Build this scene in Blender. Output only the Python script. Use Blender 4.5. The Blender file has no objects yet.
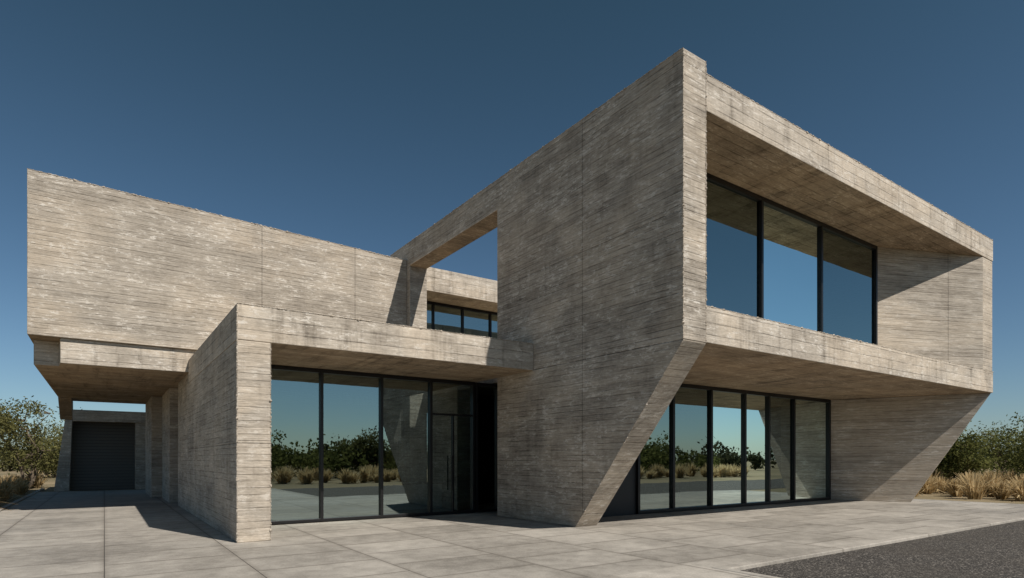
import bpy, bmesh, math, random
import numpy as np
from mathutils import Vector

scene = bpy.context.scene
COL = scene.collection

# ------------------------------------------------------------------ node helpers
class NT:
    def __init__(s, mat):
        mat.use_nodes = True
        s.nt = mat.node_tree
        s.nt.nodes.clear()
        s.out = s.nt.nodes.new('ShaderNodeOutputMaterial')
    def new(s, t, **kw):
        n = s.nt.nodes.new(t)
        for k, v in kw.items():
            setattr(n, k, v)
        return n
    def link(s, a, b):
        s.nt.links.new(a, b)
    def setin(s, sock, v):
        if isinstance(v, bpy.types.NodeSocket):
            s.link(v, sock)
        elif v is not None:
            sock.default_value = v
    def math(s, op, a, b=None, c=None, clamp=False):
        n = s.new('ShaderNodeMath', operation=op)
        n.use_clamp = clamp
        s.setin(n.inputs[0], a)
        if b is not None: s.setin(n.inputs[1], b)
        if c is not None: s.setin(n.inputs[2], c)
        return n.outputs[0]
    def addc(s, b, sig, amp):
        return s.math('ADD', b, s.math('MULTIPLY', s.math('SUBTRACT', sig, 0.5), amp))
    def comb(s, x, y, z):
        n = s.new('ShaderNodeCombineXYZ')
        s.setin(n.inputs[0], x); s.setin(n.inputs[1], y); s.setin(n.inputs[2], z)
        return n.outputs[0]
    def vmul(s, v, t):
        n = s.new('ShaderNodeVectorMath', operation='MULTIPLY')
        s.link(v, n.inputs[0]); n.inputs[1].default_value = t
        return n.outputs[0]
    def noise(s, v, scale=1.0, detail=4.0, rough=0.55, dist=0.0):
        n = s.new('ShaderNodeTexNoise')
        s.link(v, n.inputs['Vector'])
        n.inputs['Scale'].default_value = scale
        n.inputs['Detail'].default_value = detail
        n.inputs['Roughness'].default_value = rough
        n.inputs['Distortion'].default_value = dist
        return n.outputs['Fac']
    def white(s, v):
        n = s.new('ShaderNodeTexWhiteNoise', noise_dimensions='3D')
        s.link(v, n.inputs['Vector'])
        return n.outputs['Value']
    def ramp(s, f, a, b, lo=0.0, hi=1.0):
        n = s.new('ShaderNodeMapRange')
        n.interpolation_type = 'SMOOTHSTEP'
        s.setin(n.inputs[0], f)
        n.inputs[1].default_value = a; n.inputs[2].default_value = b
        n.inputs[3].default_value = lo; n.inputs[4].default_value = hi
        return n.outputs[0]
    def mix(s, f, a, b, mode='MIX'):
        n = s.new('ShaderNodeMix', data_type='RGBA', blend_type=mode)
        s.setin(n.inputs[0], f)
        for i, v in ((6, a), (7, b)):
            if isinstance(v, tuple): v = (v[0], v[1], v[2], 1.0)
            s.setin(n.inputs[i], v)
        return n.outputs[2]
    def bsdf(s, color, rough=0.8, bump=None, strength=0.4, dist=0.01, spec=0.3, metal=0.0):
        p = s.new('ShaderNodeBsdfPrincipled')
        if isinstance(color, tuple): color = (color[0], color[1], color[2], 1.0)
        s.setin(p.inputs['Base Color'], color)
        s.setin(p.inputs['Roughness'], rough)
        p.inputs['Specular IOR Level'].default_value = spec
        p.inputs['Metallic'].default_value = metal
        if bump is not None:
            b = s.new('ShaderNodeBump')
            b.inputs['Strength'].default_value = strength
            b.inputs['Distance'].default_value = dist
            s.link(bump, b.inputs['Height'])
            s.link(b.outputs[0], p.inputs['Normal'])
        s.link(p.outputs[0], s.out.inputs[0])
        return p

def rgbscale(c, k): return (c[0]*k, c[1]*k, c[2]*k)

# ------------------------------------------------------------------ concrete
def concrete(name, ju=(), jz=(), axis='x', tone=1.0, speck=1.0, board=0.13, streak=1.0, drips=0.5, mottle=1.0, base=0.62):
    m = bpy.data.materials.new(name)
    t = NT(m)
    g = t.new('ShaderNodeNewGeometry')
    sp = t.new('ShaderNodeSeparateXYZ'); t.link(g.outputs['Position'], sp.inputs[0])
    sn = t.new('ShaderNodeSeparateXYZ'); t.link(g.outputs['True Normal'], sn.inputs[0])
    x, y, z = sp.outputs
    h = t.math('GREATER_THAN', t.math('ABSOLUTE', sn.outputs[2]), 0.8)
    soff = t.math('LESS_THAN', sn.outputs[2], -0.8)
    ih = t.math('SUBTRACT', 1.0, h)
    u = t.math('ADD', x, t.math('MULTIPLY', y, ih))
    v = t.math('ADD', t.math('MULTIPLY', z, ih), t.math('MULTIPLY', y, h))
    w = t.math('MULTIPLY', t.math('ROUND', t.math('MULTIPLY', sn.outputs[0], 3.0)), 5.3)
    P0 = t.comb(u, v, w)
    q = t.math('DIVIDE', v, board)
    bi = t.math('FLOOR', q)
    fr = t.math('FRACT', q)
    r1 = t.white(t.comb(bi, w, 3.0))
    bu = t.math('FLOOR', t.math('DIVIDE', t.math('ADD', u, t.math('MULTIPLY', r1, 5.0)), 2.7))
    tonev = t.white(t.comb(bi, bu, w))
    edge = t.math('MINIMUM', fr, t.math('SUBTRACT', 1.0, fr))
    fine = t.noise(t.vmul(P0, (1.3, 34.0, 1.0)), 1.0, 4, 0.68)
    grain = t.noise(t.vmul(P0, (8.0, 24.0, 1.0)), 1.0, 3, 0.75)
    patch2 = t.noise(t.vmul(P0, (0.9, 1.7, 1.0)), 1.0, 4, 0.70, 0.3)
    patch = t.noise(t.vmul(P0, (0.26, 0.5, 1.0)), 1.0, 3, 0.62, 0.6)
    drip = t.noise(t.vmul(P0, (2.9, 0.32, 1.0)), 1.0, 4, 0.72, 0.2)
    line = t.math('MULTIPLY', t.ramp(edge, 0.0, 0.10, 1.0, 0.0), t.ramp(fine, 0.62, 0.40, 0.12, 1.0))
    s1 = t.noise(t.vmul(P0, (4.0, 11.0, 1.0)), 1.0, 4, 0.80)
    spk = t.ramp(s1, 0.535, 0.59)
    spk = t.math('MULTIPLY', spk, t.ramp(patch2, 0.42, 0.60, 0.14, 1.0))
    haze = t.math('MULTIPLY', t.ramp(fine, 0.50, 0.70), t.ramp(patch2, 0.48, 0.66))
    b = t.math('ADD', base, t.math('MULTIPLY', t.math('SUBTRACT', tonev, 0.5), 0.17))
    b = t.addc(b, fine, 1.05 * streak)
    b = t.addc(b, grain, 0.66)
    b = t.addc(b, t.ramp(patch, 0.32, 0.68), 0.24 * mottle)
    b = t.addc(b, t.ramp(patch2, 0.30, 0.70), 0.22 * mottle)
    b = t.math('SUBTRACT', b, t.math('MULTIPLY', t.ramp(drip, 0.47, 0.72), drips * 0.42))
    b = t.math('SUBTRACT', b, t.math('MULTIPLY', line, 0.28))
    jm = None
    c = {'x': x, 'y': y}[axis]
    for src, vals in ((c, ju), (z, jz)):
        for val in vals:
            d = t.math('ABSOLUTE', t.math('SUBTRACT', src, val))
            k = t.math('MULTIPLY', t.ramp(d, 0.004, 0.014, 1.0, 0.0), ih)
            jm = k if jm is None else t.math('MAXIMUM', jm, k)
    if jm is not None:
        b = t.math('SUBTRACT', b, t.math('MULTIPLY', jm, 0.28))
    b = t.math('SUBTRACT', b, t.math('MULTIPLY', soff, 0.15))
    b = t.math('MAXIMUM', b, 0.06, clamp=True)
    dark = rgbscale((0.118, 0.099, 0.079), tone)
    light = rgbscale((0.60, 0.54, 0.462), tone)
    colr = t.mix(b, dark, light)
    warm = t.ramp(patch, 0.40, 0.62)
    colr = t.mix(t.math('MULTIPLY', warm, 0.35), colr, t.mix(1.0, colr, (1.0, 0.90, 0.77), 'MULTIPLY'))
    colr = t.mix(t.math('MULTIPLY', t.math('MAXIMUM', spk, t.math('MULTIPLY', haze, 0.6)), 0.75*speck, clamp=True), colr, (0.70, 0.66, 0.60))
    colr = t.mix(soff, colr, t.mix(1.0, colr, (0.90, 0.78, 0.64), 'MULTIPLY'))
    hgt = t.math('ADD', t.math('MULTIPLY', fine, 0.5), t.math('MULTIPLY', grain, 0.5))
    hgt = t.math('ADD', hgt, t.math('MULTIPLY', tonev, 0.35))
    hgt = t.math('SUBTRACT', hgt, t.math('MULTIPLY', line, 0.5))
    if jm is not None:
        hgt = t.math('SUBTRACT', hgt, t.math('MULTIPLY', jm, 0.8))
    t.bsdf(colr, 0.88, hgt, 0.85, 0.017, 0.2)
    return m

def simple(name, col, rough=0.6, spec=0.4, metal=0.0, var=0.0):
    m = bpy.data.materials.new(name); t = NT(m)
    c = col
    if var:
        g = t.new('ShaderNodeNewGeometry')
        n = t.noise(g.outputs['Position'], 3.0, 2)
        c = t.mix(n, rgbscale(col, 1 - var), rgbscale(col, 1 + var))
    t.bsdf(c, rough, spec=spec, metal=metal)
    return m

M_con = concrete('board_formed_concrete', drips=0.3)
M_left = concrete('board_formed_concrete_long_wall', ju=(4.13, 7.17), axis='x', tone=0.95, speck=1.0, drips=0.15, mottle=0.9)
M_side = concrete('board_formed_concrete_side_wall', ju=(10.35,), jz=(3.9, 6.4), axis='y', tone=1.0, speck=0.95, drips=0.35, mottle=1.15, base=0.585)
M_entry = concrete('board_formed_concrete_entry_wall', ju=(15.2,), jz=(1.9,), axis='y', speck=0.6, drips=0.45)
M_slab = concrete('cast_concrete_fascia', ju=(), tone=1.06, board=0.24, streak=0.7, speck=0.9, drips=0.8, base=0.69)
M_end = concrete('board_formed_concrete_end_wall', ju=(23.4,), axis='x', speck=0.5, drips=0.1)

M_frame = simple('black_anodised_aluminium', (0.010, 0.010, 0.011), 0.35, 0.4)
M_dark = simple('dark_metal_panel', (0.018, 0.019, 0.021), 0.5, var=0.2)
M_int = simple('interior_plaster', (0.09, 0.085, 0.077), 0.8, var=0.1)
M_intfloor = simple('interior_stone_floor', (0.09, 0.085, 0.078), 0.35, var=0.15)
M_white = simple('white_lacquer', (0.62, 0.62, 0.6), 0.4)
M_wood = simple('walnut_wood', (0.13, 0.075, 0.04), 0.5, var=0.3)
M_fabric = simple('grey_fabric', (0.1, 0.1, 0.1), 0.9)

def glass_mat():
    m = bpy.data.materials.new('tinted_reflective_glass'); t = NT(m)
    tr = t.new('ShaderNodeBsdfTransparent'); tr.inputs[0].default_value = (0.27, 0.33, 0.33, 1)
    gl = t.new('ShaderNodeBsdfGlossy'); gl.inputs['Color'].default_value = (0.72, 0.88, 0.87, 1)
    gl.inputs['Roughness'].default_value = 0.0
    g = t.new('ShaderNodeNewGeometry')
    n = t.noise(g.outputs['Position'], 0.9, 1)
    b = t.new('ShaderNodeBump'); b.inputs['Strength'].default_value = 0.08; b.inputs['Distance'].default_value = 0.02
    t.link(n, b.inputs['Height']); t.link(b.outputs[0], gl.inputs['Normal'])
    fr = t.new('ShaderNodeFresnel'); fr.inputs[0].default_value = 1.5
    f = t.math('ADD', t.math('MULTIPLY', fr.outputs[0], 0.8), 0.34, clamp=True)
    mx = t.new('ShaderNodeMixShader')
    t.link(f, mx.inputs[0]); t.link(tr.outputs[0], mx.inputs[1]); t.link(gl.outputs[0], mx.inputs[2])
    t.link(mx.outputs[0], t.out.inputs[0])
    return m
M_glass = glass_mat()

def door_ribbed():
    m = bpy.data.materials.new('dark_slatted_door'); t = NT(m)
    g = t.new('ShaderNodeNewGeometry')
    sp = t.new('ShaderNodeSeparateXYZ'); t.link(g.outputs['Position'], sp.inputs[0])
    f = t.math('FRACT', t.math('DIVIDE', sp.outputs[2], 0.16))
    l = t.ramp(f, 0.0, 0.15)
    c = t.mix(l, (0.03, 0.03, 0.03), (0.13, 0.125, 0.115))
    t.bsdf(c, 0.7, l, 0.5, 0.01)
    return m
M_door = door_ribbed()

# ------------------------------------------------------------------ mesh helpers
def empty(name, loc=(0, 0, 0)):
    e = bpy.data.objects.new(name, None); e.location = loc
    e.empty_display_size = 0.5
    COL.objects.link(e); return e

def obj_from(name, verts, faces, mat, parent=None, bevel=0.0):
    me = bpy.data.meshes.new(name)
    me.from_pydata([tuple(v) for v in verts], [], faces)
    me.update()
    bm = bmesh.new(); bm.from_mesh(me)
    bmesh.ops.recalc_face_normals(bm, faces=bm.faces[:])
    bm.to_mesh(me); bm.free()
    o = bpy.data.objects.new(name, me)
    COL.objects.link(o)
    if mat: me.materials.append(mat)
    if parent: o.parent = parent
    if bevel > 0:
        md = o.modifiers.new('bevel', 'BEVEL'); md.width = bevel; md.segments = 2
        md.limit_method = 'ANGLE'; md.angle_limit = math.radians(25)
    return o

def prism(name, poly, a, b, axis, mat, parent=None, bevel=0.012):
    def P(p, t):
        if axis == 'x': return (t, p[0], p[1])
        if axis == 'y': return (p[0], t, p[1])
        return (p[0], p[1], t)
    n = len(poly)
    vs = [P(p, a) for p in poly] + [P(p, b) for p in poly]
    fs = [tuple(range(n)), tuple(range(2*n-1, n-1, -1))]
    fs += [(i, (i+1) % n, n+(i+1) % n, n+i) for i in range(n)]
    return obj_from(name, vs, fs, mat, parent, bevel)

def box(name, x0, x1, y0, y1, z0, z1, mat, parent=None, bevel=0.012):
    return prism(name, [(x0, y0), (x1, y0), (x1, y1), (x0, y1)], z0, z1, 'z', mat, parent, bevel)

def chipped_edge(name, p0, p1, parent, seed, mat, n=240, amp=0.016):
    rng = np.random.default_rng(seed)
    p0 = Vector(p0); p1 = Vector(p1); d = (p1-p0).normalized()
    a = d.orthogonal().normalized(); b = d.cross(a)
    vs = []; fs = []; k = 6
    r = np.abs(np.convolve(rng.normal(size=n+4), [.25, .5, .5, .5, .25], 'valid'))*amp*0.7
    for i in range(n):
        c = p0+(p1-p0)*(i/(n-1))
        for j in range(k):
            th = j*2*math.pi/k
            rr = 0.004+r[i]*rng.uniform(.5, 1.2)
            vs.append(c+(a*math.cos(th)+b*math.sin(th))*rr)
    for i in range(n-1):
        for j in range(k):
            fs.append((i*k+j, i*k+(j+1) % k, (i+1)*k+(j+1) % k, (i+1)*k+j))
    return obj_from(name, vs, fs, mat, parent)

# ================================================================== HOUSE
H = empty('modern_concrete_house')

yz = [(7.45, 9.48), (7.45, 3.88), (10.60, 0.0), (13.96, 0.0), (13.96, 8.62), (19.75, 8.62),
      (19.75, 0.0), (21.5, 0.0), (21.5, 9.48)]
prism('side_wall_with_leaning_pier', yz, 9.12, 9.81, 'x', M_side, H, 0.018)
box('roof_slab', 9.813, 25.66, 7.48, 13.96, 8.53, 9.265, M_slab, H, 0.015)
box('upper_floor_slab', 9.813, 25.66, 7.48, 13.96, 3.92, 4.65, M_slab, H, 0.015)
prism('splayed_end_wall', [(20.75, 9.12), (24.75, 7.5), (25.655, 7.5), (25.655, 13.95), (20.75, 13.95)],
      4.653, 8.527, 'z', M_end, H, 0.012)
box('upper_back_wall', 9.815, 20.74, 13.66, 13.95, 4.653, 8.527, M_con, H)
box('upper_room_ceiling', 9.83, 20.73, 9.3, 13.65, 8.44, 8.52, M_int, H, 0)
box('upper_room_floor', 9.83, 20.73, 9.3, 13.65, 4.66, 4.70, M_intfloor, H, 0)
box('upper_room_partition', 9.83, 20.73, 13.58, 13.65, 4.71, 8.43, M_int, H, 0)
chipped_edge('arris_corner', (9.122, 7.452, 3.9), (9.122, 7.452, 9.478), H, 1, M_side, 420, 0.024)
chipped_edge('arris_corner_inner', (9.808, 7.452, 3.9), (9.808, 7.452, 9.478), H, 2, M_side, 420, 0.015)
chipped_edge('arris_pier', (9.122, 7.452, 3.88), (9.122, 10.59, 0.01), H, 3, M_side, 360, 0.016)
chipped_edge('arris_parapet', (9.122, 7.46, 9.478), (9.122, 21.5, 9.478), H, 4, M_side, 700, 0.014)
chipped_edge('arris_long_wall', (-1.67, 20.0, 9.228), (9.11, 20.0, 8.858), H, 5, M_left, 600, 0.016)
chipped_edge('arris_entry', (2.08, 12.24, 0.01), (2.08, 12.24, 4.57), H, 6, M_entry, 400, 0.012)
chipped_edge('arris_entry_inner', (2.688, 12.24, 0.01), (2.688, 12.24, 3.87), H, 7, M_entry, 350, 0.012)
chipped_edge('arris_roof', (9.82, 7.482, 9.262), (25.65, 7.482, 9.262), H, 8, M_slab, 800, 0.012)
chipped_edge('arris_floor', (9.82, 7.482, 4.648), (25.65, 7.482, 4.648), H, 9, M_slab, 800, 0.012)
chipped_edge('arris_canopy', (2.08, 12.237, 4.573), (9.11, 12.237, 4.573), H, 10, M_slab, 500, 0.012)

A = Vector((23.4, 12.0)); B = Vector((25.60, 7.52)); dirv = (B - A)
nrm = Vector((dirv.y, -dirv.x)).normalized() * -0.55
if nrm.x < 0: nrm = -nrm
def pt(tt, z, off=0.0):
    p = A + dirv * tt + nrm * off
    return (p.x, p.y, z)
prof = [(-0.35, 0.0), (0.531, 0.0), (1.0, 3.915), (-0.35, 3.915)]
vs = [pt(a, b) for a, b in prof] + [pt(a, b, 1.0) for a, b in prof]
fs = [(0, 1, 2, 3), (7, 6, 5, 4), (0, 1, 5, 4), (1, 2, 6, 5), (2, 3, 7, 6), (3, 0, 4, 7)]
obj_from('leaning_end_wall', vs, fs, M_con, H, 0.012)

def glazing(name, y, xs, z0, z1, parent, fw=0.06, fd=0.14):
    e = empty(name); e.parent = parent
    box(name + '_head', xs[0]-fw/2, xs[-1]+fw/2, y-fd/2, y+fd/2, z1-fw*1.3, z1, M_frame, e, 0.004)
    box(name + '_sill', xs[0]-fw/2, xs[-1]+fw/2, y-fd/2, y+fd/2, z0, z0+fw, M_frame, e, 0.004)
    for i, x in enumerate(xs):
        box(name + '_mullion_%d' % i, x-fw/2, x+fw/2, y-fd/2-0.004, y+fd/2+0.004, z0+0.002, z1-0.002, M_frame, e, 0.004)
    for i in range(len(xs)-1):
        random.seed(i*7+int(y*10))
        dy = random.uniform(-0.006, 0.006)
        obj_from(name + '_pane_%d' % i,
                 [(xs[i]+fw/2, y+dy, z0+fw), (xs[i+1]-fw/2, y-dy, z0+fw), (xs[i+1]-fw/2, y-dy*0.5, z1-fw), (xs[i]+fw/2, y+dy, z1-fw)],
                 [(0, 1, 2, 3)], M_glass, e)
    return e

glazing('upper_window', 9.15, [9.85, 11.2, 14.3, 17.3, 20.68], 4.66, 8.525, H, 0.09, 0.14)
glazing('lower_window', 12.0, [12.67, 14.18, 16.0, 17.8, 19.2, 20.8, 23.30], 0.02, 3.915, H, 0.09, 0.16)
glazing('entrance_glazing', 15.1, [2.75, 4.53, 6.13, 7.60, 9.0], 0.02, 3.875, H, 0.075, 0.16)
glazing('entrance_side_light', 15.12, [9.12, 9.85], 0.02, 3.875, H, 0.07, 0.14)
box('entrance_door_transom', 7.64, 8.96, 15.04, 15.16, 2.85, 2.91, M_frame, H, 0.003)
box('entrance_door_stile', 8.30, 8.35, 15.05, 15.15, 0.08, 2.85, M_frame, H, 0.003)
box('entrance_door_handle', 8.22, 8.25, 14.95, 14.98, 0.7, 1.7, M_frame, H, 0.004)
box('dark_metal_return_wall', 9.83, 12.62, 12.0, 12.12, 0.0, 3.915, M_dark, H, 0.004)

box('entrance_wing_wall', 2.08, 2.69, 12.24, 20.12, 0.0, 3.878, M_entry, H, 0.015)
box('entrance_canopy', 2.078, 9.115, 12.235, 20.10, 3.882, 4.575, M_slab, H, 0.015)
box('covered_walk_wall', 2.08, 2.69, 20.13, 23.2, 0.0, 4.195, M_con, H)
box('covered_walk_wall_recess', 2.75, 3.0, 23.2, 24.8, 0.0, 4.195, M_dark, H)
box('covered_walk_wall_far', 1.95, 2.69, 24.8, 28.0, 0.0, 4.195, M_con, H)
box('covered_walk_pier', 1.60, 2.69, 28.6, 32.8, 0.0, 4.195, M_con, H)

prism('long_upper_wall', [(-1.67, 4.88), (9.115, 4.88), (9.115, 8.86), (-1.67, 9.23)], 20.0, 33.0, 'y', M_left, H, 0.015)
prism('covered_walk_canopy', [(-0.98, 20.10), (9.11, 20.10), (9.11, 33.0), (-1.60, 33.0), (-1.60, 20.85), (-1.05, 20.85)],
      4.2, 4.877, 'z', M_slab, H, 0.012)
prism('canopy_downstand', [(31.2, 4.195), (33.0, 4.195), (33.0, 3.35), (32.6, 3.35)], -1.6, -1.15, 'x', M_con, H)

box('rear_roof_fascia', 9.83, 25.0, 20.6, 27.0, 8.10, 9.02, M_slab, H)
glazing('rear_window', 22.0, [9.9, 11.2, 12.6, 14.0, 15.4, 17.0, 19.0], 4.62, 8.09, H, 0.08)
box('rear_room_back', 9.83, 25.0, 26.7, 27.0, 4.6, 8.09, M_int, H)
box('rear_room_side', 19.1, 25.0, 21.9, 26.6, 4.6, 8.09, M_con, H)
box('ground_floor_roof', 9.815, 25.2, 13.965, 27.0, 3.92, 4.58, M_slab, H)
box('ground_floor_roof_link', 2.7, 9.11, 20.13, 33.0, 3.5, 4.19, M_slab, H)
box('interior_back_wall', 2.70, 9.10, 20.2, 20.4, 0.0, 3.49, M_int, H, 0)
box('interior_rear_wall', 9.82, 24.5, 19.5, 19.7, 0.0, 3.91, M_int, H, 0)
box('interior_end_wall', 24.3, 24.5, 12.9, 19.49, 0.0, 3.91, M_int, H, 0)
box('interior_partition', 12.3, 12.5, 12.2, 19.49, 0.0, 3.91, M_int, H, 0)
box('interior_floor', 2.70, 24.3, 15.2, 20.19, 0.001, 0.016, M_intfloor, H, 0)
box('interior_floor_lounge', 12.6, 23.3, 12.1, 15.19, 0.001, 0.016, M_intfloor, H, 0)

D = empty('reception_desk', (8.3, 17.4, 0.0))
def child_box(parent, name, x0, x1, y0, y1, z0, z1, mat, bev=0.01):
    return box(name, x0, x1, y0, y1, z0, z1, mat, parent, bev)
child_box(D, 'front_panel', -0.9, 0.7, -0.35, -0.29, 0.02, 0.8, M_white)
child_box(D, 'counter_top', -0.95, 0.75, -0.40, 0.35, 0.8, 0.85, M_wood)
child_box(D, 'side_panel_a', -0.9, -0.84, -0.28, 0.33, 0.02, 0.8, M_white)
child_box(D, 'side_panel_b', 0.64, 0.7, -0.28, 0.33, 0.02, 0.8, M_white)

def lounge_chair(loc, rot):
    e = empty('lounge_chair', loc); e.rotation_euler = (0, 0, rot)
    child_box(e, 'seat', -0.36, 0.36, -0.35, 0.35, 0.26, 0.44, M_fabric, 0.03)
    prism('backrest', [(0.28, 0.40), (0.42, 0.40), (0.54, 0.86), (0.42, 0.88)], -0.36, 0.36, 'x', M_fabric, e, 0.03)
    child_box(e, 'arm_a', -0.44, -0.365, -0.35, 0.36, 0.2, 0.6, M_fabric, 0.02)
    child_box(e, 'arm_b', 0.365, 0.44, -0.35, 0.36, 0.2, 0.6, M_fabric, 0.02)
    for i, (a, b) in enumerate(((-0.38, -0.3), (0.38, -0.3), (-0.38, 0.3), (0.38, 0.3))):
        child_box(e, 'leg_%d' % i, a-0.02, a+0.02, b-0.02, b+0.02, 0.0, 0.26, M_frame, 0.003)
for loc, r in (((16.5, 15.4, 0.016), 0.3), ((18.3, 15.8, 0.016), -0.4)):
    lounge_chair(loc, r)

G = empty('garage_portal')
box('lintel', -1.32, 2.6, 36.8, 41.0, 3.5, 4.08, M_con, G)
prism('leaning_jamb', [(-2.05, 0.0), (-1.45, 0.0), (-1.324, 3.5), (-1.324, 4.08), (-1.55, 4.08)], 36.8, 41.0, 'y', M_con, G)
box('jamb', 1.35, 2.6, 36.85, 41.0, 0.0, 3.496, M_con, G)
box('slatted_door', -1.5, 1.345, 37.6, 37.75, 0.0, 3.49, M_door, G, 0)

# ================================================================== GROUND
ZG = -0.065
def terrain_mat():
    m = bpy.data.materials.new('dry_gravel_ground'); t = NT(m)
    g = t.new('ShaderNodeNewGeometry'); P = g.outputs['Position']
    a = t.noise(P, 0.09, 3, 0.6); b = t.noise(P, 1.7, 4, 0.7); c = t.noise(P, 22.0, 2, 0.7)
    col = t.mix(t.ramp(a, 0.38, 0.62), (0.16, 0.14, 0.075), (0.33, 0.26, 0.16))
    col = t.mix(t.ramp(b, 0.35, 0.7), col, (0.27, 0.22, 0.15))
    col = t.mix(t.math('MULTIPLY', t.ramp(c, 0.5, 0.7), 0.5), col, (0.10, 0.085, 0.06))
    t.bsdf(col, 0.95, t.math('ADD', b, c), 0.8, 0.03, 0.1)
    return m
def asphalt_mat():
    m = bpy.data.materials.new('dark_asphalt'); t = NT(m)
    g = t.new('ShaderNodeNewGeometry'); P = g.outputs['Position']
    vor = t.new('ShaderNodeTexVoronoi'); t.link(P, vor.inputs['Vector']); vor.inputs['Scale'].default_value = 44.0
    s = t.new('ShaderNodeSeparateColor'); t.link(vor.outputs['Color'], s.inputs[0])
    big = t.noise(P, 0.7, 4, 0.6); mid = t.noise(P, 9.0, 3, 0.7)
    col = t.mix(s.outputs[0], (0.024, 0.022, 0.021), (0.115, 0.106, 0.096))
    col = t.mix(t.ramp(s.outputs[1], 0.87, 0.92), col, (0.24, 0.22, 0.195))
    col = t.mix(t.ramp(big, 0.4, 0.7, 0.0, 0.5), col, (0.085, 0.076, 0.066))
    col = t.mix(t.ramp(mid, 0.5, 0.66, 0.0, 0.5), col, (0.035, 0.032, 0.029))
    t.bsdf(col, 0.88, t.math('SUBTRACT', 1.0, vor.outputs['Distance']), 0.9, 0.014, 0.2)
    return m
def paving_mat(name, sx, sy, tone=1.0, off=0.5):
    m = bpy.data.materials.new(name); t = NT(m)
    g = t.new('ShaderNodeNewGeometry'); P = g.outputs['Position']
    sp = t.new('ShaderNodeSeparateXYZ'); t.link(P, sp.inputs[0])
    x, y = sp.outputs[0], sp.outputs[1]
    fx = t.math('DIVIDE', x, sx)
    ix = t.math('FLOOR', fx)
    fy = t.math('ADD', t.math('DIVIDE', y, sy), t.math('MULTIPLY', t.math('FLOORED_MODULO', ix, 2.0), off))
    iy = t.math('FLOOR', fy)
    ex = t.math('MULTIPLY', t.math('MINIMUM', t.math('FRACT', fx), t.math('SUBTRACT', 1.0, t.math('FRACT', fx))), sx)
    ey = t.math('MULTIPLY', t.math('MINIMUM', t.math('FRACT', fy), t.math('SUBTRACT', 1.0, t.math('FRACT', fy))), sy)
    e = t.math('MINIMUM', ex, ey)
    j = t.ramp(e, 0.003, 0.010, 1.0, 0.0)
    tn = t.white(t.comb(ix, iy, 1.0))
    n1 = t.noise(P, 0.45, 4, 0.62, 0.5); n2 = t.noise(P, 3.0, 4, 0.72, 0.3); n3 = t.noise(P, 34.0, 2, 0.75)
    b = t.math('ADD', 0.57, t.math('MULTIPLY', t.math('SUBTRACT', tn, 0.5), 0.28))
    b = t.addc(b, t.ramp(n1, 0.32, 0.68), 0.32)
    b = t.addc(b, t.ramp(n2, 0.30, 0.70), 0.36)
    b = t.math('ADD', b, t.math('MULTIPLY', t.math('SUBTRACT', n3, 0.5), 0.8), clamp=True)
    col = t.mix(b, rgbscale((0.17, 0.156, 0.137), tone), rgbscale((0.45, 0.42, 0.375), tone))
    edge = t.ramp(e, 0.0, 0.10, 0.28, 0.0)
    col = t.mix(edge, col, (0.14, 0.12, 0.10))
    col = t.mix(t.math('MULTIPLY', j, 0.85), col, (0.055, 0.048, 0.04))
    hh = t.math('SUBTRACT', t.math('ADD', t.math('MULTIPLY', n2, 0.3), t.math('MULTIPLY', n3, 0.4)), j)
    t.bsdf(col, t.ramp(n1, 0.3, 0.7, 0.6, 0.85), hh, 0.6, 0.009, 0.3)
    return m

def sheet(name, x0, x1, y0, y1, z, mat):
    return obj_from(name, [(x0, y0, z), (x1, y0, z), (x1, y1, z), (x0, y1, z)], [(0, 1, 2, 3)], mat)

M_terr = terrain_mat(); M_asph = asphalt_mat()
M_pave = paving_mat('stone_paving', 1.8, 1.2)
M_apron = paving_mat('pale_concrete_apron', 2.4, 2.4, 1.18, 0.0)
M_kerb = paving_mat('kerb_concrete', 3.6, 50.0, 1.0, 0.0)
sheet('ground', -900, 900, -900, 900, ZG, M_terr)
sheet('road', -60, 200, -4.0, 5.30, ZG+0.012, M_asph)
prism('pavement', [(-2.6, -3.8), (7.35, -3.8), (7.35, 5.5), (26.6, 5.5), (26.6, 36.6), (-2.6, 36.6)], -0.16, 0.0, 'z', M_pave, None, 0.006)
sheet('pavement_apron', 3.0, 7.30, -1.9, 5.85, 0.004, M_apron)
prism('kerb', [(7.353, -3.8), (7.50, -3.8), (7.50, 5.30), (26.75, 5.30), (26.75, 40.0), (26.603, 40.0), (26.603, 5.503), (7.353, 5.503)],
      -0.16, 0.006, 'z', M_kerb, None, 0.015)
prism('kerb', [(-2.75, -3.8), (-2.603, -3.8), (-2.603, 40.0), (-2.75, 40.0)], -0.16, 0.05, 'z', M_kerb, None, 0.015)

# ================================================================== VEGETATION
def leaf_mat(name, c1, c2, trans=0.25):
    m = bpy.data.materials.new(name); t = NT(m)
    g = t.new('ShaderNodeNewGeometry')
    n = t.noise(g.outputs['Position'], 1.1, 1)
    f = t.math('ADD', t.math('MULTIPLY', g.outputs['Random Per Island'], 0.6), t.math('MULTIPLY', t.ramp(n, 0.35, 0.65), 0.4), clamp=True)
    col = t.mix(f, c1, c2)
    d = t.new('ShaderNodeBsdfDiffuse'); t.link(col, d.inputs[0])
    tl = t.new('ShaderNodeBsdfTranslucent'); t.link(col, tl.inputs[0])
    mx = t.new('ShaderNodeMixShader'); mx.inputs[0].default_value = trans
    t.link(d.outputs[0], mx.inputs[1]); t.link(tl.outputs[0], mx.inputs[2])
    t.link(mx.outputs[0], t.out.inputs[0])
    return m
M_leaf = leaf_mat('olive_foliage', (0.060, 0.066, 0.024), (0.22, 0.21, 0.085), 0.35)
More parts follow.
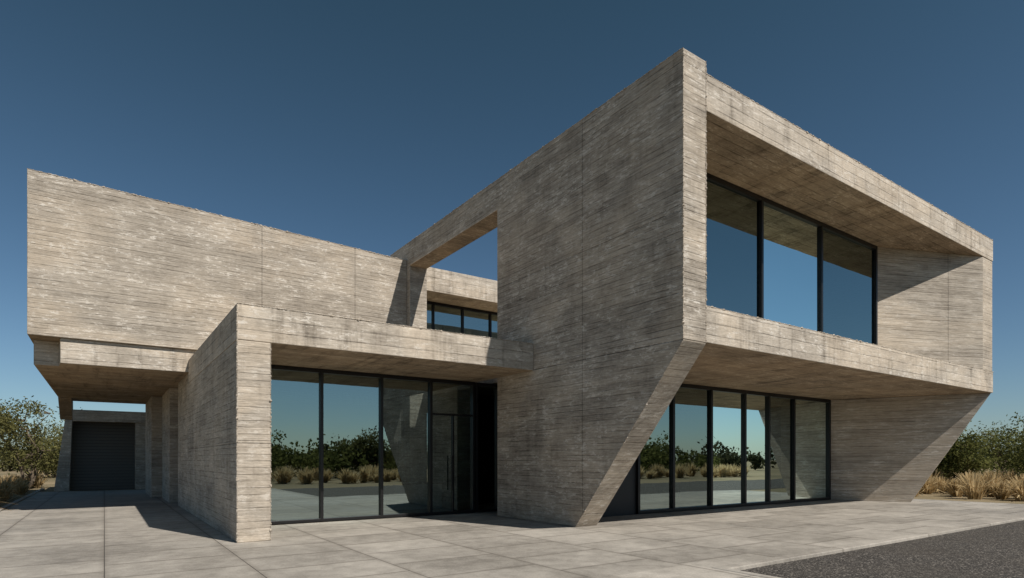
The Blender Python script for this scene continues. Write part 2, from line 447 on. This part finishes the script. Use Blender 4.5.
M_leaf2 = leaf_mat('desert_shrub_foliage', (0.055, 0.068, 0.022), (0.21, 0.215, 0.075), 0.38)
M_far = leaf_mat('distant_foliage', (0.04, 0.045, 0.022), (0.10, 0.10, 0.055))
M_grass = leaf_mat('dry_golden_grass', (0.36, 0.26, 0.125), (0.74, 0.59, 0.35), 0.45)
M_bark = simple('bark', (0.14, 0.11, 0.08), 0.95, var=0.4)

def quads(centers, size, rng, aspect=2.2):
    n = len(centers)
    a = rng.normal(size=(n, 3)); a /= np.linalg.norm(a, axis=1)[:, None]
    b = rng.normal(size=(n, 3)); b -= (a*b).sum(1)[:, None]*a; b /= np.linalg.norm(b, axis=1)[:, None]
    s = size * rng.uniform(0.6, 1.3, size=(n, 1))
    a = a*s; b = b*s/aspect
    return np.stack([centers-a, centers-b, centers+a, centers+b], axis=1).reshape(-1, 3)

def mesh_np(name, groups, mats):
    V = np.concatenate([g[0] for g in groups]).astype(np.float32)
    loops = len(V)
    totals = np.concatenate([np.full(len(g[0])//g[1], g[1]) for g in groups]).astype(np.int32)
    mi = np.concatenate([np.full(len(g[0])//g[1], g[2]) for g in groups]).astype(np.int32)
    starts = np.concatenate([[0], np.cumsum(totals)[:-1]]).astype(np.int32)
    me = bpy.data.meshes.new(name)
    me.vertices.add(len(V)); me.vertices.foreach_set('co', V.ravel())
    me.loops.add(loops); me.loops.foreach_set('vertex_index', np.arange(loops, dtype=np.int32))
    me.polygons.add(len(totals)); me.polygons.foreach_set('loop_start', starts)
    me.polygons.foreach_set('loop_total', totals)
    me.polygons.foreach_set('material_index', mi)
    for m in mats: me.materials.append(m)
    me.update(); me.validate()
    return me

def limb(p0, p1, r0, r1, k=6):
    p0 = np.array(p0); p1 = np.array(p1); d = p1-p0; L = np.linalg.norm(d); d = d/L
    up = np.array([0, 0, 1.0]) if abs(d[2]) < 0.9 else np.array([1.0, 0, 0])
    a = np.cross(d, up); a /= np.linalg.norm(a); b = np.cross(d, a)
    ang = np.linspace(0, 2*np.pi, k+1)
    out = []
    for i in range(k):
        c0 = np.cos(ang[i])*a+np.sin(ang[i])*b; c1 = np.cos(ang[i+1])*a+np.sin(ang[i+1])*b
        out += [p0+c0*r0, p0+c1*r0, p1+c1*r1, p1+c0*r1]
    return out

def tree(name, loc, height, spread, seed, nclump=46, per=150, leaf=0.09, low=0.3, mat=None):
    rng = np.random.default_rng(seed)
    wood = []; cl = []
    nst = rng.integers(3, 6)
    for s in range(nst):
        a = rng.uniform(0, 6.28)
        p = np.array([0.1*math.cos(a), 0.1*math.sin(a), -0.15]); r = 0.022*height*rng.uniform(.6, 1)
        tgt = np.array([math.cos(a)*spread*0.55, math.sin(a)*spread*0.55, height*rng.uniform(0.6, .85)])
        seg = 5
        pts = [p]
        for i in range(1, seg+1):
            f = i/seg
            q = p+(tgt-p)*np.array([f**1.3, f**1.3, f]) + rng.normal(size=3)*0.05*height*np.array([1, 1, .4])
            wood += limb(pts[-1], q, r*(1-0.8*(i-1)/seg), r*(1-0.8*i/seg)); pts.append(q)
            if i >= 2:
                for _ in range(3):
                    dd = rng.normal(size=3); dd[2] = abs(dd[2])*0.6; dd /= np.linalg.norm(dd)
                    e = q+dd*spread*rng.uniform(.25, .5)
                    wood += limb(q, e, r*0.35, r*0.08, 4)
                    cl.append(e)
    cl = np.array(cl)
    extra = rng.normal(size=(nclump, 3))
    extra /= np.linalg.norm(extra, axis=1)[:, None]
    extra = extra*np.array([spread, spread, height*(0.5-low/2)])*rng.uniform(.45, 1.0, size=(nclump, 1))**.6
    extra[:, 2] += height*(0.5+low/2)
    cl = np.concatenate([cl, extra])
    L = []
    for c in cl:
        s = rng.uniform(0.10, 0.24)*spread
        n = int(per*rng.uniform(.5, 1.3))
        L.append(c+rng.normal(size=(n, 3))*s*np.array([1, 1, .65]))
    L = np.concatenate(L); L[:, 2] = np.maximum(L[:, 2], 0.05)
    me = mesh_np(name, [(np.array(wood), 4, 0), (quads(L, leaf, rng), 4, 1)], [M_bark, mat or M_leaf])
    o = bpy.data.objects.new(name, me); o.location = loc; COL.objects.link(o)
    return o

tree('olive_tree', (-3.6, 42.0, ZG), 4.9, 1.8, 1, 24, 75, 0.08, 0.50)
tree('olive_tree', (-6.6, 47.0, ZG), 5.2, 2.3, 2, 34, 90, 0.09, 0.45)
tree('olive_tree', (-9.5, 62.0, ZG), 5.6, 3.4, 3, 40, 110, 0.11, 0.1)
tree('olive_tree', (-3.6, 66.0, ZG), 4.4, 2.8, 4, 40, 110, 0.11, 0.05)
tree('olive_tree', (36.2, 12.4, ZG), 3.4, 1.7, 5, 44, 120, 0.075, 0.1, M_leaf2)
tree('olive_tree', (40.2, 8.9, ZG), 3.3, 1.9, 6, 44, 120, 0.075, 0.05, M_leaf2)
tree('desert_shrub', (36.5, 17.0, ZG), 2.1, 1.7, 7, 36, 110, 0.07, 0.0, M_leaf2)
tree('desert_shrub', (45.0, 12.0, ZG), 3.8, 2.4, 8, 40, 110, 0.08, 0.0, M_leaf2)
tree('desert_shrub', (43.0, 16.5, ZG), 3.2, 2.4, 9, 40, 110, 0.08, 0.0, M_leaf2)
tree('desert_shrub', (39.0, 5.2, ZG), 2.0, 1.5, 10, 40, 100, 0.07, 0.0, M_leaf2)
for i, (x, y, h, s) in enumerate([(-4, -24, 4.2, 2.4), (6.5, -27, 5.6, 2.8), (20, -23, 4.0, 2.6), (33, -26, 4.6, 3.0)]):
    tree('olive_tree', (x, y, ZG), h, s, 20+i, 40, 80, 0.15, 0.15)

def clumps(name, items, leaf, seed, mat, per=32, nn=10):
    rng = np.random.default_rng(seed); cs = []
    for cx, cy, h, s in items:
        for j in range(nn):
            d = rng.normal(size=3)*np.array([s*.6, s*.6, h*.22]); c = np.array([cx, cy, h*.5])+d
            cs.append(c+rng.normal(size=(per, 3))*np.array([.5, .5, .4])*s*.33)
    cs = np.concatenate(cs); cs[:, 2] = np.abs(cs[:, 2])-.06
    me = mesh_np(name, [(quads(cs, leaf, rng, 1.6), 4, 0)], [mat])
    o = bpy.data.objects.new(name, me); COL.objects.link(o)
rng = np.random.default_rng(77)
it = []
for k in range(300):
    a = rng.uniform(0, 2*math.pi); R = rng.uniform(75, 150)
    h = rng.uniform(2.0, 4.6)*(R/100)**.5; s = h*rng.uniform(.6, 1.3)
    it.append((math.cos(a)*R+12, math.sin(a)*R+10, h, s))
clumps('distant_trees', it, 0.34, 77, M_far)
it = []
for k in range(110):
    h = rng.uniform(2.0, 4.0)
    it.append((rng.uniform(-20, 62), rng.uniform(-32, -19), h, h*rng.uniform(.6, .9)))
clumps('desert_shrub_thicket', it, 0.18, 78, M_leaf2, 40, 10)

def grass_mass(name, pts, seed, blades=260):
    rng = np.random.default_rng(seed)
    out = []
    for (x, y, h) in pts:
        n = int(blades*rng.uniform(.7, 1.2))
        a = rng.uniform(0, 2*np.pi, n); lean = np.abs(rng.normal(0, .42, n)); L = h*rng.uniform(.55, 1.1, n)
        r0 = rng.uniform(0, .2, n)*h
        bx = x+np.cos(a)*r0; by = y+np.sin(a)*r0
        dirx = np.cos(a)*np.sin(lean); diry = np.sin(a)*np.sin(lean)
        w = 0.014+0.008*rng.random(n)
        px, py = -np.sin(a+rng.normal(0, 1, n)), np.cos(a+rng.normal(0, 1, n))
        b0 = np.stack([bx-px*w, by-py*w, np.full(n, ZG)], 1); b1 = np.stack([bx+px*w, by+py*w, np.full(n, ZG)], 1)
        mid = np.stack([bx+dirx*L*.55, by+diry*L*.55, ZG+np.cos(lean)*L*.62], 1)
        tip = np.stack([bx+dirx*L*1.25, by+diry*L*1.25, ZG+np.cos(lean*1.4)*L*.95], 1)
        m0 = mid-np.stack([px*w*1.3, py*w*1.3, 0*w], 1); m1 = mid+np.stack([px*w*1.3, py*w*1.3, 0*w], 1)
        t0 = tip-np.stack([px*w*.6, py*w*.6, 0*w], 1); t1 = tip+np.stack([px*w*.6, py*w*.6, 0*w], 1)
        out.append(np.stack([b0, b1, m1, m0], 1).reshape(-1, 3)); out.append(np.stack([m0, m1, t1, t0], 1).reshape(-1, 3))
    V = np.concatenate(out)
    me = mesh_np(name, [(V, 4, 0)], [M_grass])
    o = bpy.data.objects.new(name, me); COL.objects.link(o)
rng = np.random.default_rng(5)
pts = []
for _ in range(22):
    pts.append((rng.uniform(28.6, 33), rng.uniform(7.5, 13), rng.uniform(.6, 1.2)))
for _ in range(26):
    pts.append((rng.uniform(33, 39), rng.uniform(7.5, 16), rng.uniform(.7, 1.25)))
for _ in range(85):
    pts.append((rng.uniform(-7.5, -3.2), rng.uniform(21, 46), rng.uniform(.6, 1.15)))
for _ in range(200):
    pts.append((rng.uniform(-12, 52), rng.uniform(-17, -9), rng.uniform(.7, 1.3)))
grass_mass('ornamental_grass', pts, 9, 200)

# ================================================================== LIGHT
K = 0.30; T = 1.12
tosun = Vector((K, -1.0, T)).normalized()
elev = math.asin(tosun.z); rot = math.atan2(tosun.x, tosun.y)
sd = bpy.data.lights.new('sun', 'SUN'); sd.energy = 4.9; sd.angle = math.radians(0.5); sd.color = (1.0, 0.925, 0.83)
so = bpy.data.objects.new('sun', sd); COL.objects.link(so)
so.rotation_euler = (-tosun).to_track_quat('-Z', 'Y').to_euler(); so.location = (10, -30, 40)

w = bpy.data.worlds.new('World'); scene.world = w; w.use_nodes = True
nt = w.node_tree; nt.nodes.clear()
wo = nt.nodes.new('ShaderNodeOutputWorld'); bg = nt.nodes.new('ShaderNodeBackground')
sk = nt.nodes.new('ShaderNodeTexSky'); sk.sky_type = 'NISHITA'; sk.sun_disc = False
sk.sun_elevation = elev; sk.sun_rotation = rot
sk.altitude = 300; sk.air_density = 1.0; sk.dust_density = 0.5; sk.ozone_density = 2.0
tc = nt.nodes.new('ShaderNodeTexCoord'); sx = nt.nodes.new('ShaderNodeSeparateXYZ')
nt.links.new(tc.outputs['Generated'], sx.inputs[0])
mr = nt.nodes.new('ShaderNodeMapRange'); mr.inputs[1].default_value = 0.0; mr.inputs[2].default_value = 0.62
nt.links.new(sx.outputs[2], mr.inputs[0])
mc = nt.nodes.new('ShaderNodeMix'); mc.data_type = 'RGBA'
mc.inputs[6].default_value = (0.74, 0.88, 1.00, 1); mc.inputs[7].default_value = (0.44, 0.61, 0.56, 1)
nt.links.new(mr.outputs[0], mc.inputs[0])
mm = nt.nodes.new('ShaderNodeMix'); mm.data_type = 'RGBA'; mm.blend_type = 'MULTIPLY'; mm.inputs[0].default_value = 1.0
nt.links.new(sk.outputs[0], mm.inputs[6]); nt.links.new(mc.outputs[2], mm.inputs[7])
bg.inputs[1].default_value = 0.076
nt.links.new(mm.outputs[2], bg.inputs[0]); nt.links.new(bg.outputs[0], wo.inputs[0])

# ================================================================== CAMERA
cd = bpy.data.cameras.new('camera'); co = bpy.data.objects.new('camera', cd); COL.objects.link(co)
co.location = (0, 0, 1.6); co.rotation_euler = (math.radians(90), 0, math.radians(55.4-90))
cd.sensor_fit = 'HORIZONTAL'; cd.sensor_width = 36; cd.lens = 36*591/1024; cd.shift_y = 170/1024
cd.clip_end = 3000; cd.clip_start = 0.05
scene.camera = co
scene.view_settings.view_transform = 'Standard'; scene.view_settings.look = 'None'
scene.view_settings.exposure = 0; scene.view_settings.gamma = 1
